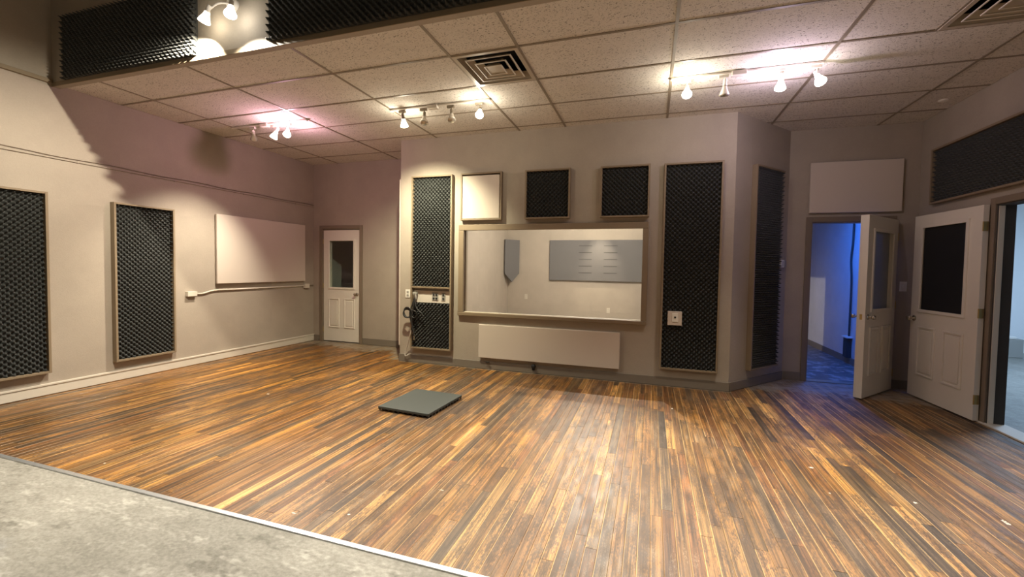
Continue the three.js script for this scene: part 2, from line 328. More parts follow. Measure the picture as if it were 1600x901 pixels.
// ---------------------------------------------------------------- window to the control room
{
  const o = thing('window_1', 'wide fixed control room window in a brown wooden frame', 'window', [0, 0, 0], 0, undefined, 'structure');
  const x0 = 2.805, x1 = 5.312, y0 = 0.722, y1 = 1.968, b = 0.078, d = 0.032;
  part('frame_rail', rbx(x0, x1, y1 - b, y1, 0, d, 0.006, 2), M.frame, o); part('frame_rail', rbx(x0, x1, y0, y0 + b * 0.6, 0, d + 0.012, 0.006, 2), M.frame, o);
  part('frame_stile', rbx(x0, x0 + b, y0 + b * 0.6, y1 - b, 0, d, 0.006, 2), M.frame, o); part('frame_stile', rbx(x1 - b * 0.86, x1, y0 + b * 0.6, y1 - b, 0, d, 0.006, 2), M.frame, o);
  part('glazing_bead', ring(2.876, 5.261, 0.756, 1.914, 0.014, -0.046, -0.03), M.frame, o);
  part('window_sill', rbx(2.876, 5.261, 0.756, 0.775, -0.03, 0.0, 0.003), M.creamTrim, o).userData.label = 'pale inner sill';
  part('pane', bx(2.88, 5.257, 0.762, 1.908, -0.054, -0.048), M.glass, o);
}

// ---------------------------------------------------------------- control room behind the window
const CZ = -4.4, CX0 = XM0 + WT, CX1 = 6.98, CH = 2.75;
structure('wall_control_back', bx(CX0 - WT, CX1 + WT, 0, CH, CZ - WT, CZ), M.crWall, 'pale far wall of the control room seen through the window', 'wall');
structure('wall_control_left', bx(CX0 - WT, CX0, 0, CH, CZ, ZR - WT), M.crWall, 'pale left wall of the control room seen through the window', 'wall');
structure('wall_control_right', merge([bx(CX1, CX1 + 0.14, 0, CH, CZ, -4.32), bx(CX1, CX1 + 0.14, 0, CH, -3.0, ZR - WT), bx(CX1, CX1 + 0.14, 1.72, CH, -4.32, -3.0)]), M.crWall, 'partition between control room and corridor with a doorway', 'wall');
const crPlan = (y0, y1) => { const s = new THREE.Shape([[CX0, WT], [XM1 - 0.06, WT], [XA - 0.06, -ZR + WT + 0.01], [CX1, -ZR + WT + 0.01], [CX1, -CZ], [CX0, -CZ]].map((p) => new THREE.Vector2(...p))); const g = new THREE.ExtrudeGeometry(s, { depth: y1 - y0, bevelEnabled: false }); g.rotateX(-HALF); g.translate(0, y0, 0); return metric(g); };
structure('floor_control', crPlan(-0.1, 0), std(0.30, 0.27, 0.24, 0.7), 'plain floor of the control room', 'floor');
structure('ceiling_control', crPlan(CH, CH + 0.1), M.crWall, 'white ceiling of the control room', 'ceiling');
{
  const o = thing('slotted_absorber', 'long grey fabric absorber with two columns of slots behind the window', 'acoustic panel', [3.04, 1.12, CZ + 0.003]);
  part('panel', rbx(0, 2.44, 0, 0.94, 0, 0.06, 0.01, 2), M.greyFabric, o);
  for (const [a, b] of [[0.70, 1.0], [1.27, 1.57]]) for (let k = 0; k < 5; k++) part('slot', bx(a, b, 0.80 - 0.155 * k, 0.812 - 0.155 * k, 0.0595, 0.064), M.greyLine, o);
}
{
  const s = new THREE.Shape([[-0.20, 0.2], [0, 0], [0.20, 0.2], [0.20, 1.0], [-0.20, 1.0]].map((p) => new THREE.Vector2(...p)));
  const g = new THREE.ExtrudeGeometry(s, { depth: 0.04, bevelEnabled: true, bevelSize: 0.004, bevelThickness: 0.004, bevelSegments: 2 });
  g.rotateY(0.9); g.translate(2.125, 1.06, -4.235);
  single('corner_absorber', metric(g), M.greyFabric, 'narrow grey pointed panel across the corner behind the window', 'acoustic panel');
}
for (const [x, y, l] of [[4.43, 0.45, 'white outlet plate on control room wall below the grey absorber'], [2.46, 0.70, 'white outlet plate on control room wall near the pointed panel']]) {
  const o = thing('outlet_plate', l, 'outlet', [x, y, CZ]);
  part('cover', rbx(-0.036, 0.036, -0.058, 0.058, 0, 0.007, 0.003), M.plastic, o);
  for (const k of [-1, 1]) part('socket', rbx(-0.017, 0.017, k * 0.026 - 0.015, k * 0.026 + 0.015, 0.006, 0.010, 0.003), M.fitting, o);
}

// ---------------------------------------------------------------- unlit store room behind the alcove door
{
  const z0 = -3.2, z1 = ZR - WT, x0 = XL, x1 = CX0 - WT - 0.01, h = 2.7;
  structure('wall_store_back', bx(x0, x1, 0, h, z0 - 0.1, z0), M.corridor, 'far wall of the unlit store room behind the alcove door', 'wall');
  structure('wall_store_left', bx(x0 - 0.1, x0, 0, h, z0 - 0.1, z1), M.corridor, 'left wall of the unlit store room', 'wall');
  structure('floor_store', bx(x0, x1, -0.1, 0, z0, z1), M.base, 'floor of the unlit store room', 'floor');
  structure('ceiling_store', bx(x0, x1, h, h + 0.1, z0, z1), M.corridor, 'ceiling of the unlit store room', 'ceiling');
}
// ---------------------------------------------------------------- doors
function casing(name, label, place) {   // place(x,y,z) boxes in a wall's own frame
  const o = thing(name, label, 'door casing', place.p, place.turn, undefined, 'structure');
  const { w, h, b, t } = place;
  part('casing_leg', rbx(-b, 0, 0, h + b, 0, t, 0.004), M.trim, o); part('casing_leg', rbx(w, w + b, 0, h + b, 0, t, 0.004), M.trim, o); part('casing_head', rbx(0, w, h, h + b, 0, t, 0.004), M.trim, o);
  part('jamb', bx(0, 0.012, 0, h, -place.depth, 0), place.jamb, o); part('jamb', bx(w - 0.012, w, 0, h, -place.depth, 0), place.jamb, o); part('jamb_head', bx(0.012, w - 0.012, h - 0.012, h, -place.depth, 0), place.jamb, o);
  return o;
}
function door(name, label, p, turn, w, h, t, lite, panels, knobX, knobY, glassMat, hinges) {
  const o = thing(name, label, 'door', p, turn, undefined, 'structure');
  const [lx0, lx1, ly0, ly1] = lite, fb = 0.034;
  part('door_leaf', slab(0, w, 0, h, 0, t, [[lx0 + 0.02, lx1 - 0.02, ly0 + 0.02, ly1 - 0.02]]), M.door, o);
  part('pane', bx(lx0 + 0.021, lx1 - 0.021, ly0 + 0.021, ly1 - 0.021, t / 2 - 0.006, t / 2 + 0.006), glassMat, o);
  for (const f of [0, 1]) {
    const g = ring(lx0, lx1, ly0, ly1, fb, 0, 0.014, 0.005); if (f) g.translate(0, 0, t); else { g.scale(1, 1, -1); flip(g); }
    part('window_surround', g, M.door, o);
    for (const [a, b, c, d] of panels) {
      const q = merge([ring(a, b, c, d, 0.022, 0, 0.013, 0.006), rbx(a + 0.04, b - 0.04, c + 0.04, d - 0.04, -0.004, 0.010, 0.008, 2)]);
      if (f) q.translate(0, 0, t); else { q.scale(1, 1, -1); flip(q); }
      part('raised_panel', q, M.door, o);
    }
    const k = lathe([[0.001, 0], [0.031, 0], [0.031, 0.006], [0.013, 0.012], [0.011, 0.034], [0.024, 0.042], [0.028, 0.056], [0.022, 0.070], [0.001, 0.074]], 20);
    k.rotateX(f ? Math.PI / 2 : -Math.PI / 2); k.translate(knobX, knobY, f ? t : 0);
    part('door_knob', k, M.chrome, o);
  }
  for (const y of [0.2, h / 2, h - 0.2]) {
    const hg = merge([new THREE.CylinderGeometry(0.007, 0.007, 0.09, 10).translate(-0.006, y, hinges), bx(-0.003, -0.0005, y - 0.045, y + 0.045, 0.004, t - 0.004)]);
    part('hinge', hg, M.brass, o);
  }
  part('latch_plate', bx(w, w + 0.0015, knobY - 0.03, knobY + 0.03, t / 2 - 0.012, t / 2 + 0.012), M.brass, o);
  return o;
}
function flip(g) { if (g.index) { const a = g.index.array; for (let i = 0; i < a.length; i += 3) [a[i], a[i + 1]] = [a[i + 1], a[i]]; } else for (const k of Object.keys(g.attributes)) { const A = g.attributes[k], n = A.itemSize, a = A.array; for (let i = 0; i < A.count; i += 3) for (let c = 0; c < n; c++) { const q = a[i * n + c]; a[i * n + c] = a[(i + 1) * n + c]; a[(i + 1) * n + c] = q; } } g.computeVertexNormals(); return g; }
casing('trim_4', 'brown casing around the closed alcove door', { p: [-0.34, 0, ZR], turn: 0, w: 0.799, h: 2.03, b: 0.062, t: 0.016, depth: WT, jamb: M.trim });
door('door_1', 'closed white door with dark half glass in the alcove', [-0.326, 0.02, ZR - 0.052], 0, 0.779, 1.99, 0.045, [0.104, 0.682, 0.935, 1.832], [[0.112, 0.345, 0.24, 0.77], [0.45, 0.678, 0.24, 0.77]], 0.722, 0.855, M.doorGlass, 0.05);
casing('trim_5', 'brown casing around the doorway to the blue corridor', { p: [7.278, 0, ZR], turn: 0, w: 0.817, h: 2.03, b: 0.062, t: 0.016, depth: WT, jamb: M.trim });
door('door_2', 'thick cream half-glass door standing ajar at the blue corridor', [8.085, 0.012, -0.842], -2.302, 0.808, 2.02, 0.078, [0.12, 0.69, 0.95, 1.88], [[0.12, 0.36, 0.24, 0.78], [0.45, 0.69, 0.24, 0.78]], 0.745, 0.90, M.frosted, 0.0);
scene.children.at(-1).children.forEach((c) => { c.geometry = c.geometry.clone().translate(0, 0, -0.078); });
casing('trim_6', 'dark brown casing around the doorway to the bright room', { p: [XR, 0, 0.305], turn: -Math.PI / 2, w: 0.94, h: 2.045, b: 0.062, t: 0.016, depth: 0.13, jamb: M.dark });
door('door_3', 'white door with black half glass folded back against the right wall', [8.302, 0.014, 0.262], 1.648, 0.912, 2.035, 0.045, [0.145, 0.80, 0.955, 1.925], [[0.15, 0.41, 0.25, 0.80], [0.52, 0.785, 0.25, 0.80]], 0.852, 0.88, M.film, 0.0);
structure('trim_7', rbx(XR - 0.03, XR + 0.15, 0.0, 0.016, 0.235, 1.3, 0.004), M.creamTrim, 'pale threshold strip at the doorway to the bright room', 'threshold');
structure('trim_8', rbx(XR + 0.004, XR + 0.048, 0.017, 2.03, 0.317, 0.323, 0.002), M.creamTrim, 'pale door stop strip on the dark jamb beside the bright room', 'door stop');
structure('trim_9', rbx(7.29, 8.083, 0.0, 0.012, ZR - 0.1, ZR + 0.01, 0.004), M.steel, 'metal threshold strip at the corridor doorway', 'threshold');

// ---------------------------------------------------------------- foam and fabric panels
function foamGeo(w, h, base, amp, L = 0.0545, step = L / 9) {
  const nx = Math.ceil(w / step), ny = Math.ceil(h / step), P = [], I = [], U = [];
  const hgt = (x, y) => { const s = 0.5 + 0.5 * Math.sin(x * 2 * Math.PI / L + 0.7) * Math.sin(y * 2 * Math.PI / L + 0.7); return base + amp * Math.pow(s, 1.8); };
  for (let j = 0; j <= ny; j++) for (let i = 0; i <= nx; i++) { const x = Math.min(i * step, w), y = Math.min(j * step, h); P.push(x, y, hgt(x, y)); U.push(x, y); }
  for (let j = 0; j < ny; j++) for (let i = 0; i < nx; i++) { const a = j * (nx + 1) + i, b = a + 1, c = a + nx + 1, d = c + 1; I.push(a, b, d, a, d, c); }
  const edge = (ids) => { for (let k = 0; k < ids.length - 1; k++) { const o = P.length / 3; for (const id of [ids[k], ids[k + 1]]) { P.push(P[id * 3], P[id * 3 + 1], P[id * 3 + 2]); U.push(0, 0); } for (const id of [ids[k], ids[k + 1]]) { P.push(P[id * 3], P[id * 3 + 1], 0); U.push(0, 0); } I.push(o, o + 2, o + 3, o, o + 3, o + 1); } };
  const row = (j) => Array.from({ length: nx + 1 }, (_, i) => j * (nx + 1) + i), col = (i) => Array.from({ length: ny + 1 }, (_, j) => j * (nx + 1) + i);
  edge(row(0)); edge(row(ny).reverse()); edge(col(nx)); edge(col(0).reverse());
  const g = new THREE.BufferGeometry(); g.setAttribute('position', new THREE.Float32BufferAttribute(P, 3)); g.setAttribute('uv', new THREE.Float32BufferAttribute(U, 2)); g.setIndex(I); g.computeVertexNormals();
  return g;
}
function foamPanel(label, p, turn, w, h, D = 0.07, sides = 'lrtb', foamZ = 0.012, amp = 0.05, group) {
  const o = thing('foam_absorber', label, 'foam panel', p, turn, group), f = 0.021;
  const l = sides.includes('l') ? f : 0, r = sides.includes('r') ? f : 0, t = sides.includes('t') ? f : 0, b = sides.includes('b') ? f : 0;
  if (l) part('frame_side', rbx(0, f, 0, h, 0, D, 0.002), M.frame, o); if (r) part('frame_side', rbx(w - f, w, 0, h, 0, D, 0.002), M.frame, o);
  if (t) part('frame_rail', rbx(l, w - r, h - f, h, 0, D, 0.002), M.frame, o); if (b) part('frame_rail', rbx(l, w - r, 0, f, 0, D, 0.002), M.frame, o);
  const g = foamGeo(w - l - r - 0.001, h - t - b - 0.001, foamZ, amp); g.translate(l, b, 0);
  part('foam', g, M.foam, o).userData.label = 'charcoal egg-crate foam';
  return o;
}
const front = (v, c, d, dist) => c + (v - c) * (1 - d / dist);   // a point seen on the wall, moved to a face that stands proud of it
const mw = (x, y, d = 0.07) => [front(x, EYE.x, d, EYE.z), front(y, EYE.y, d, EYE.z)];
const lw = (z, y, d = 0.07) => [front(z, EYE.z, d, EYE.x - XL), front(y, EYE.y, d, EYE.x - XL)];
// left wall
{
  const [z1, y1] = lw(2.062, 2.068), [z0, y0] = lw(1.425, 0.213);
  foamPanel('tall framed charcoal foam panel on the left wall beside the large beige panel', [XL, y0, z1], HALF, z1 - z0, y1 - y0);
  const [z3] = lw(2.606, 2.08);
  foamPanel('tall framed charcoal foam panel on the left wall over the concrete end', [XL, y0 + 0.008, z3 + 0.66], HALF, 0.66, y1 - y0 + 0.005);
}
function fabricPanel(label, p, turn, w, h, d = 0.045) {
  const o = thing('fabric_absorber', label, 'acoustic panel', [p[0] + 0.003 * Math.sin(turn), p[1], p[2] + 0.003 * Math.cos(turn)], turn);
  part('core', rbx(0.006, w - 0.006, 0.006, h - 0.006, 0, d - 0.004, 0.004), M.panel, o);
  part('fabric_face', rbx(0, w, 0, h, 0.012, d, 0.007, 2), M.panel, o);
  return o;
}
{
  const [z1, y0] = lw(0.885, 1.091, 0.045), [z0, y1] = lw(-0.693, 2.084, 0.045);
  fabricPanel('large plain beige panel on the left wall above the thin raceway', [XL, y0, z1], HALF, z1 - z0, y1 - y0);
}
// back wall
{
  const [x0, y1] = mw(2.034, 2.672), [x1, y0] = mw(2.682, 0.2), f = 0.021, w = x1 - x0, h = y1 - y0, D = 0.07;
  const o = thing('foam_absorber', 'tall foam panel split by a white outlet board and hung with cables', 'foam panel', [x0, y0, 0]);
  part('frame_side', rbx(0, f, 0, h, 0, D, 0.002), M.frame, o); part('frame_side', rbx(w - f, w, 0, h, 0, D, 0.002), M.frame, o);
  part('frame_rail', rbx(f, w - f, h - f, h, 0, D, 0.002), M.frame, o); part('frame_rail', rbx(f, w - f, 0, f, 0, D, 0.002), M.frame, o);
  const yc = mw(2.3, 1.10)[1] - y0, yb0 = mw(2.3, 0.872, 0.02)[1] - y0, yb1 = mw(2.3, 1.045, 0.02)[1] - y0;
  part('frame_rail', rbx(f, w - f, yc - f, yc, 0, D, 0.002), M.frame, o);
  const g1 = foamGeo(w - 2 * f - 0.001, h - f - yc - 0.001, 0.012, 0.05); g1.translate(f, yc, 0); part('foam', g1, M.foam, o).userData.label = 'charcoal egg-crate foam';
  const g2 = foamGeo(w - 2 * f - 0.001, yb0 - f - 0.004, 0.012, 0.05); g2.translate(f, f, 0); part('foam', g2, M.foam, o).userData.label = 'charcoal egg-crate foam';
  const bd = part('outlet_board', rbx(f + 0.001, w - f - 0.001, yb0, yb1, 0, 0.024, 0.003), M.white, o); bd.userData.label = 'white outlet board';
  for (const [a, ww] of [[0.325, 0.098], [0.475, 0.058]]) {
    part('socket_plate', merge([rbx(a, a + ww, yb0 + 0.035, yb0 + 0.15, 0.023, 0.030, 0.002)]), M.greyPlastic, bd);
    for (let i = 0; i < (ww > 0.08 ? 2 : 1); i++) for (const k of [0, 1]) part('jack', new THREE.CylinderGeometry(0.014, 0.014, 0.008, 14).rotateX(HALF).translate(a + ww * (ww > 0.08 ? 0.28 + 0.44 * i : 0.5), yb0 + 0.066 + 0.052 * k, 0.032), M.black, bd);
  }
}
{
  // framed square without foam
  const [x0, y1] = mw(2.812, 2.676, 0.06), [x1, y0] = mw(3.414, 2.03, 0.06), w = x1 - x0, h = y1 - y0, f = 0.021, D = 0.06;
  const o = thing('framed_absorber', 'square beige fabric panel set in a brown frame beside the foam squares', 'acoustic panel', [x0, y0, 0]);
  part('frame_side', rbx(0, f, 0, h, 0, D, 0.002), M.frame, o); part('frame_side', rbx(w - f, w, 0, h, 0, D, 0.002), M.frame, o);
  part('frame_rail', rbx(f, w - f, h - f, h, 0, D, 0.002), M.frame, o); part('frame_rail', rbx(f, w - f, 0, f, 0, D, 0.002), M.frame, o);
  part('fabric_face', rbx(f + 0.004, w - f - 0.012, f + 0.002, h - f - 0.018, 0, 0.05, 0.006, 2), M.panel, o);
}
{
  let [x0, y1] = mw(3.738, 2.672), [x1, y0] = mw(4.340, 2.033);
  foamPanel('square charcoal foam panel beside the square beige panel above the window', [x0, y0, 0], 0, x1 - x0, y1 - y0);
  [x0, y1] = mw(4.720, 2.666);[x1, y0] = mw(5.312, 2.033);
  foamPanel('square charcoal foam panel beside the tall one with a wall plate', [x0, y0, 0], 0, x1 - x0, y1 - y0);
  [x0, y1] = mw(5.474, 2.662);[x1, y0] = mw(6.122, 0.196);
  foamPanel('tall charcoal foam panel with a small plate set into it beside the window', [x0, y0, 0], 0, x1 - x0, y1 - y0, 0.062, 'lrtb', 0.012, 0.05);
  const [px, py] = mw(5.556, 0.735, 0.07);
  const o = thing('wall_plate', 'square cream jack plate set into the tall foam panel', 'wall plate', [px, py, 0]);
  part('box', rbx(0, 0.158, 0, 0.164, 0.0, 0.072, 0.004), M.panel, o);
  part('jack_plate', rbx(0.048, 0.116, 0.04, 0.145, 0.071, 0.078, 0.003), M.plastic, o);
  part('jack', new THREE.CylinderGeometry(0.012, 0.012, 0.008, 16).rotateX(HALF).translate(0.082, 0.095, 0.078), M.black, o);
}
{
  const [x0, y1] = mw(3.11, 0.607, 0.045), [x1, y0] = mw(5.004, 0.150, 0.045);
  fabricPanel('long low beige panel mounted under the control room window', [x0, y0, 0], 0, x1 - x0, y1 - y0);
}
// side of the control room box
fabricPanel('tall beige panel on the side of the control room box by the alcove', [XM0, 0.22, -0.66], -HALF, 0.61, 2.43, 0.055);
// angled wall
{
  const at = (s) => [XM1 + Math.cos(AT) * s, -Math.sin(AT) * s];
  const [x, z] = at(0.33);
  foamPanel('tall charcoal foam panel on the angled wall beside the corridor doorway', [x, 0.215, z], AT, 0.615, 2.43, 0.065, 'ltb', 0.015, 0.06);
  const [tx, tz] = at(1.0);
  const o = thing('thermostat', 'small white and grey thermostat beside the angled foam panel', 'thermostat', [tx, 1.452, tz], AT);
  part('body', rbx(0, 0.075, 0, 0.095, 0, 0.028, 0.004, 2), M.plastic, o); part('cover', rbx(0.075, 0.14, 0.005, 0.09, 0, 0.022, 0.004), M.greyPlastic, o); part('slider', rbx(0.03, 0.045, 0.015, 0.08, 0.027, 0.031, 0.001), M.greyPlastic, o);
}
// right walls
fabricPanel('beige panel over the doorway to the blue corridor', [7.232, 2.140, ZR], 0, 0.957, 0.625, 0.045);
foamPanel('long horizontal charcoal foam panel above the folded-back white door', [XR, 2.175, -0.585], -HALF, 2.44, 0.61, 0.06, 'lrtb', 0.012, 0.045);
// bulkhead
foamPanel('charcoal foam panel on the bulkhead between the left wall and the lamps', [-0.33, H + 0.008, ZF], 0, 1.84, 0.61, 0.05, '', 0.012, 0.042);
foamPanel('long charcoal foam panel on the bulkhead beyond the lamps', [2.325, H + 0.008, ZF], 0, 2.44, 0.61, 0.05, '', 0.012, 0.042);
// foam tile lying face down on the floor
{
  const o = thing('foam_mat', 'black foam square lying face down on the hardwood floor', 'foam mat', [2.887, 0.0, 1.893], -0.06);
  part('backing', rbx(0, 0.565, 0.022, 0.046, -0.625, 0, 0.006, 2), M.rubber, o).userData.label = 'smooth upper side';
  const g = foamGeo(0.559, 0.619, 0, 0.0235); g.rotateX(HALF); g.translate(0.003, 0.0245, -0.622); part('foam', g, M.foam, o);
}

// ---------------------------------------------------------------- small things on the walls
{
  const o = thing('conduit', 'thin conduit and cable running along the left wall above the panels', 'conduit');
  part('pipe', new THREE.CylinderGeometry(0.007, 0.007, 5.9, 10).rotateX(HALF).translate(XL + 0.008, 2.436, ZR + 2.95), M.wall, o);
  const pts = []; for (let k = 0; k <= 24; k++) pts.push([XL + 0.008, 2.464 + 0.006 * Math.sin(k * 1.7) , ZR + k * 0.245]);
  part('cable', tube(pts, 0.004, 120, 6), M.trim, o);
  for (let k = 0; k < 6; k++) part('clip', rbx(XL, XL + 0.018, 2.426, 2.447, ZR + 0.4 + k * 0.95, ZR + 0.412 + k * 0.95, 0.003), M.wall, o);
}
{
  const o = thing('raceway', 'thin cable raceway with an end box below the large beige panel', 'raceway');
  part('end_box', rbx(XL, XL + 0.05, 0.935, 1.0, 1.19, 1.31, 0.005, 2), M.creamTrim, o);
  const pts = [[XL + 0.012, 0.965, 1.19], [XL + 0.012, 0.965, 1.1], [XL + 0.012, 0.998, 0.95], [XL + 0.012, 1.002, 0.6], [XL + 0.012, 1.006, 0], [XL + 0.012, 1.010, -0.7]];
  part('channel', tube(pts, 0.011, 60, 8), M.creamTrim, o);
  part('junction_box', rbx(XL, XL + 0.05, 0.968, 1.045, -0.74, -0.64, 0.005, 2), M.creamTrim, o);
  part('channel', tube([[XL + 0.012, 1.012, -0.74], [XL + 0.012, 1.012, -0.86]], 0.009, 4, 8), M.trim, o);
}
function plate(name, label, cat, p, turn, w, h, kind) {
  const o = thing(name, label, cat, p, turn);
  part('cover', rbx(-w / 2, w / 2, -h / 2, h / 2, 0, 0.007, 0.003, 2), M.plastic, o);
  if (kind === 'switch') part('toggle', rbx(-0.006, 0.006, -0.012, 0.012, 0.006, 0.018, 0.003), M.fitting, o);
  else for (const k of [-1, 1]) part('socket', rbx(-0.017, 0.017, k * 0.024 - 0.015, k * 0.024 + 0.015, 0.006, 0.010, 0.003), M.greyPlastic, o);
  return o;
}
plate('outlet_plate', 'white double outlet beside the foam panel hung with cables', 'outlet', [1.995, 0.992, 0], 0, 0.076, 0.118, 'outlet');
plate('light_switch', 'white light switch on the wall between the two open doors', 'light switch', [8.255, 1.243, ZR], 0, 0.072, 0.118, 'switch');
{
  const o = thing('floor_jack', 'black round jack below the long low beige panel', 'jack', [3.905, 0.098, 0.014]);
  part('body', lathe([[0.001, 0.03], [0.024, 0.028], [0.030, 0.018], [0.030, 0]], 20).rotateX(HALF), M.black, o); part('tab', rbx(-0.02, 0.02, -0.05, -0.01, 0, 0.012, 0.003), M.black, o);
  const q = thing('cable_stub', 'tiny dark cable end poking out above the taupe baseboard', 'cable', [3.255, 0.095, 0.014]);
  part('wire', tube([[0, 0, -0.004], [0.01, 0.006, 0.02], [0.035, 0.012, 0.03]], 0.006, 12, 6), M.cable, q); part('wire', tube([[0, 0, -0.004], [-0.012, 0.004, 0.022], [-0.03, 0.02, 0.026]], 0.005, 12, 6), M.cable, q);
}
{
  // cables hanging from the outlet board
  const o = thing('cable_bundle', 'bundle of black cables with a coil hanging over the lower foam', 'cables');
  const z = 0.095, X = 2.145;
  part('plug', merge([rbx(X - 0.03, X + 0.035, 0.985, 1.02, 0.028, 0.075, 0.006, 2), new THREE.CylinderGeometry(0.012, 0.015, 0.07, 12).translate(X + 0.022, 0.96, 0.07)]), M.greyPlastic, o);
  part('cable', tube([[X + 0.02, 0.94, 0.075], [X + 0.01, 0.86, z], [X + 0.0, 0.78, z], [X - 0.02, 0.66, z + 0.01], [X - 0.01, 0.52, z], [X + 0.01, 0.45, z], [X + 0.015, 0.40, z]], 0.012), M.cable, o);
  part('cable', tube([[X + 0.005, 0.93, 0.08], [X - 0.02, 0.84, z], [X - 0.05, 0.74, z + 0.01], [X - 0.04, 0.62, z], [X - 0.02, 0.55, z], [X - 0.03, 0.48, z]], 0.010), M.cable, o);
  part('cable', tube([[X + 0.015, 0.90, 0.08], [X + 0.05, 0.80, z], [X + 0.10, 0.75, z], [X + 0.13, 0.73, z], [X + 0.15, 0.70, z]], 0.009), M.cable, o);
  for (let k = 0; k < 3; k++) part('coil', new THREE.TorusGeometry(0.052 + 0.007 * k, 0.008, 8, 28).scale(1, 1.15, 1).rotateY(0.3 - 0.2 * k).rotateZ(0.3 * k).translate(X - 0.105 + 0.012 * k, 0.715 + 0.008 * k, z + 0.004 * k), M.cable, o);
  part('cable', tube([[X - 0.06, 0.74, z], [X - 0.02, 0.76, z + 0.01], [X + 0.04, 0.75, z + 0.01], [X + 0.06, 0.70, z], [X + 0.02, 0.66, z], [X - 0.03, 0.68, z + 0.01]], 0.009), M.cable, o);
  part('connector', new THREE.CylinderGeometry(0.010, 0.012, 0.08, 12).translate(X + 0.016, 0.385, z), M.steel, o);
  part('cable', tube([[X - 0.03, 0.50, z], [X - 0.06, 0.40, 0.085], [X - 0.11, 0.28, 0.05], [X - 0.16, 0.16, 0.03], [X - 0.17, 0.09, 0.03], [X - 0.13, 0.10, 0.04], [X - 0.09, 0.14, 0.04]], 0.006, 60), M.fitting, o).userData.label = 'thin pale cable';
}

// ---------------------------------------------------------------- ceiling fixtures
function diffuser(x0, z0, label) {
  const o = thing('ceiling_vent', label, 'air vent', [x0 + T / 2, H, z0 + T / 2], 0, 'square ceiling air vents'), q = T / 2 - 0.006;
  const fr = (s0, y0, s1, y1) => { const g = new THREE.CylinderGeometry(s1 * Math.SQRT2, s0 * Math.SQRT2, y1 - y0, 4, 1, true); g.rotateY(Math.PI / 4); g.translate(0, (y0 + y1) / 2, 0); return g.toNonIndexed(); };
  const both = (m) => { const c = m.clone(); c.side = THREE.DoubleSide; return c; };
  const vm = both(M.vent);
  const rg = ring(-q, q, -q, q, 0.035, 0, 0.006, 0.002); rg.rotateX(HALF); part('frame', rg.translate(0, -0.003, 0), M.vent, o);
  const f0 = fr(q - 0.035, -0.002, q - 0.06, 0.06); f0.computeVertexNormals(); part('neck', f0, vm, o);
  const lip = (h) => { const g = ring(-h, h, -h, h, 0.011, 0, 0.006, 0.002); g.rotateX(HALF); return g; };
  for (const [h, y] of [[0.212, -0.004], [0.146, -0.010]]) {
    const g = fr(h - 0.006, y, h - 0.05, y + 0.04); g.computeVertexNormals(); part('louver', g, vm, o); part('louver_lip', lip(h).translate(0, y, 0), M.creamTrim, o);
  }
  const g = fr(0.078, -0.014, 0.05, 0.02); g.computeVertexNormals(); part('louver', g, vm, o); part('louver_lip', lip(0.084).translate(0, -0.014, 0), M.creamTrim, o);
  part('center_plate', bx(-0.074, 0.074, -0.013, -0.010, -0.074, 0.074), M.vent, o);
  part('duct', merge([bx(-q, q, 0.19, 0.2, -q, q), bx(-q, -q + 0.005, 0.02, 0.19, -q, q), bx(q - 0.005, q, 0.02, 0.19, -q, q), bx(-q + 0.005, q - 0.005, 0.02, 0.19, -q, -q + 0.005), bx(-q + 0.005, q - 0.005, 0.02, 0.19, q - 0.005, q)]), M.duct, o);
}
diffuser(6 * T, N0 - T, 'square stepped ceiling vent beside the track with dark metal heads');
diffuser(12 * T, N0 - T, 'square stepped ceiling vent over the open doors by the right wall');
{
  const o = thing('sprinkler_cover', 'small round white sprinkler cover on a ceiling tile by the right wall', 'sprinkler', [8.19, H, -0.18]);
  part('plate', lathe([[0.001, -0.014], [0.034, -0.012], [0.038, -0.006], [0.038, 0]], 24), M.plastic, o); part('rim', new THREE.TorusGeometry(0.042, 0.004, 8, 28).rotateX(HALF).translate(0, -0.003, 0), M.fitting, o);
}
const DOWN = new THREE.Vector3(0, -1, 0);
const bulbShape = lathe([[0.0005, 0.0], [0.015, 0.0], [0.016, -0.012], [0.020, -0.026], [0.028, -0.046], [0.033, -0.062], [0.033, -0.068], [0.025, -0.074], [0.0005, -0.077]], 28);
const socketShape = lathe([[0.0005, 0.050], [0.013, 0.050], [0.0165, 0.044], [0.0165, 0.006], [0.019, 0.004], [0.019, -0.010], [0.0005, -0.010]], 20);
bulbShape.scale(1.35, 1.25, 1.35);
const offBulb = new THREE.MeshPhysicalMaterial({ color: lin(0.62, 0.58, 0.52), roughness: 0.18, metalness: 0.5, clearcoat: 0.6 });
